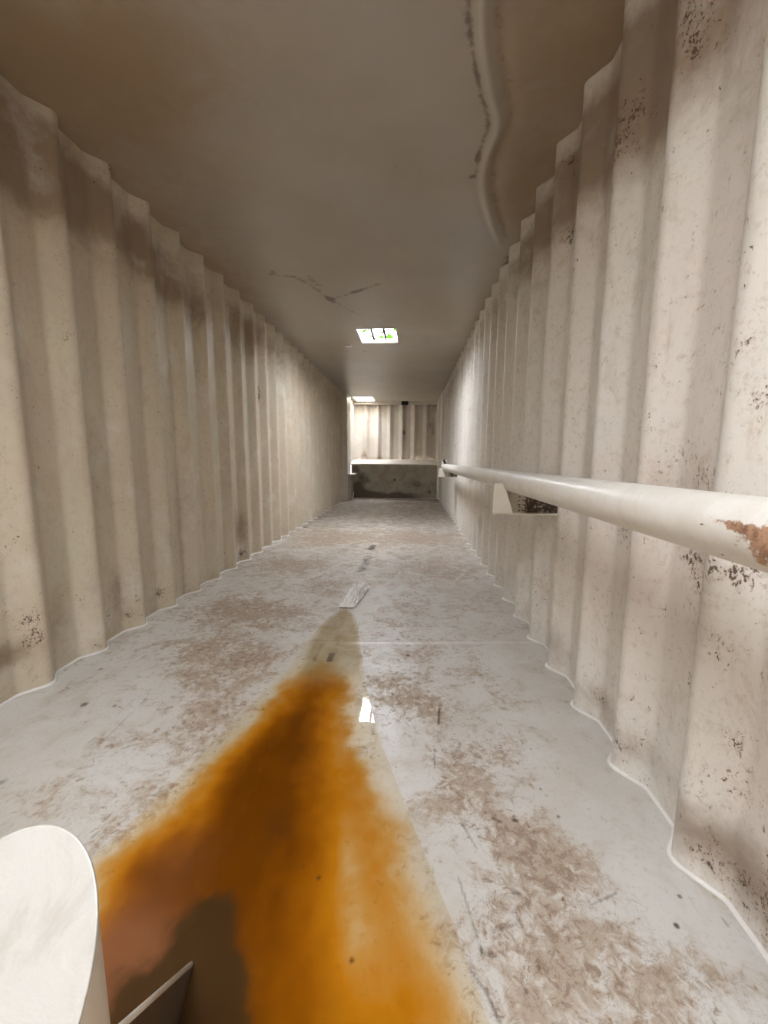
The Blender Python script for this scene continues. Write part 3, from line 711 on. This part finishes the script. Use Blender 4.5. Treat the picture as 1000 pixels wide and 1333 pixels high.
gx0, gy0 = -.318, PY+PRAD-.004
bm = bmesh.new()
add_prism(bm, [(gx0, gy0, .30), (-.377, .560, .004), (-.377, .560, 0), (gx0, gy0, 0)], (.006, .002, 0))
gs = bm_obj('gusset', bm, SHADED_STEEL, po); gs['label'] = 'triangular gusset plate, dark with painted shade'
v, f = tube_mesh([(gx0+.003, gy0, .302), (-.374, .561, .005)], .0042, 8); mesh_obj('gusset_edge', v, f, PAINT, po, True)  # pale tube stands for the plate's lit top edge

# ------------------------------------------------------------------ shallow water on the floor
out = [(-.80, -.2), (-.80, .45)] + [tuple(on_floor(*a)) for a in [(70, 1215), (120, 1120), (190, 1055), (260, 985), (330, 915), (378, 868), (398, 840), (424, 808), (440, 797), (449, 793), (460, 800), (466, 815), (468.5, 838), (473, 870), (478, 900), (484, 925), (489, 945), (497, 970), (507, 995), (520, 1030), (538, 1075), (560, 1130), (586, 1195), (610, 1260), (636, 1333)]] + [(.2, .3), (.22, -.2)]
out = smooth_line(out, 4)
bm = bmesh.new()
vv = [bm.verts.new((q[0], q[1], .0034)) for q in out]
bm.faces.new(vv); bmesh.ops.triangulate(bm, faces=bm.faces[:])
pu = tag(bm_obj('puddle', bm, WATER, smooth=False), 'rusty orange puddle spreading along the middle of the white floor', 'puddle')

# crumpled scrap at the far tip of the puddle
q = on_floor(456, 784)
vs = []; fs = []; NU, NV = 16, 12
for a in range(NU):
    for b in range(NV):
        u = a/(NU-1); w_ = b/(NV-1)
        x = q[0]-.055+.10*u+.05*w_; y = q[1]-.10+.40*w_
        z = 0.006+.075*math.sin(math.pi*u)*math.sin(math.pi*w_)**.7 + random.uniform(-.016, .016)*(0 < a < NU-1 and 0 < b < NV-1)
        vs.append((x+random.uniform(-.005, .005), y, max(z, .004)))
for a in range(NU-1):
    for b in range(NV-1): fs.append((a*NV+b, (a+1)*NV+b, (a+1)*NV+b+1, a*NV+b+1))
so = mesh_obj('plastic_scrap', vs, fs, SCRAP.m); tag(so, 'small shiny crumpled plastic scrap at the far tip of the puddle', 'scrap')

# ground outside the open rear end
bm = bmesh.new(); vv = [bm.verts.new(p_) for p_ in [(-14, -16, -.12), (14, -16, -.12), (14, 30, -.12), (-14, 30, -.12)]]; bm.faces.new(vv)
tag(bm_obj('ground', bm, GROUND), kind='structure')

# ------------------------------------------------------------------ sky, portals, camera
w = bpy.data.worlds.new('overcast_sky'); sc.world = w; w.use_nodes = True
wt = w.node_tree; bg = wt.nodes['Background']
tc = wt.nodes.new('ShaderNodeTexCoord'); sx_ = wt.nodes.new('ShaderNodeSeparateXYZ'); wt.links.new(tc.outputs['Generated'], sx_.inputs[0])
gr_ = wt.nodes.new('ShaderNodeMapRange'); gr_.inputs['From Min'].default_value = -.05; gr_.inputs['From Max'].default_value = 1.0
gr_.inputs['To Min'].default_value = SKY_LOW; gr_.inputs['To Max'].default_value = SKY_TOP
pw = wt.nodes.new('ShaderNodeMath'); pw.operation = 'POWER'; pw.use_clamp = True; pw.inputs[1].default_value = .55
wt.links.new(sx_.outputs['Z'], pw.inputs[0]); wt.links.new(pw.outputs[0], gr_.inputs['Value']); wt.links.new(gr_.outputs['Result'], bg.inputs['Strength'])
bg.inputs['Color'].default_value = (.945, .98, 1.05, 1)
def portal(name, loc, rot, sx, sy_):
    l = bpy.data.lights.new(name, 'AREA'); l.shape = 'RECTANGLE'; l.size = sx; l.size_y = sy_; l.cycles.is_portal = True
    o = bpy.data.objects.new(name, l); o.location = loc; o.rotation_euler = rot; link(o)
for k, W in enumerate((W1, W2, W3)):
    portal('roof_portal', ((W[0]+W[1])/2, (W[2]+W[3])/2, H+.09), (0, 0, 0), W[1]-W[0]+.05, W[3]-W[2]+.05)

cam = bpy.data.cameras.new('camera'); cam.sensor_fit = 'HORIZONTAL'; cam.sensor_width = 36; cam.lens = 36*FPX/1000; cam.clip_start = .01; cam.clip_end = 200
co = bpy.data.objects.new('camera', cam); link(co)
co.matrix_world = Matrix(((RT[0], UP[0], -FW[0], 0), (RT[1], UP[1], -FW[1], 0), (RT[2], UP[2], -FW[2], EYE), (0, 0, 0, 1)))
sc.camera = co
sc.view_settings.view_transform = 'Standard'; sc.view_settings.look = 'None'; sc.view_settings.gamma = 1; sc.view_settings.use_curve_mapping = False
sc.view_settings.exposure = 1.56
sc.cycles.max_bounces = 14; sc.cycles.diffuse_bounces = 9; sc.cycles.glossy_bounces = 5; sc.cycles.transparent_max_bounces = 12
sc.cycles.use_denoising = True
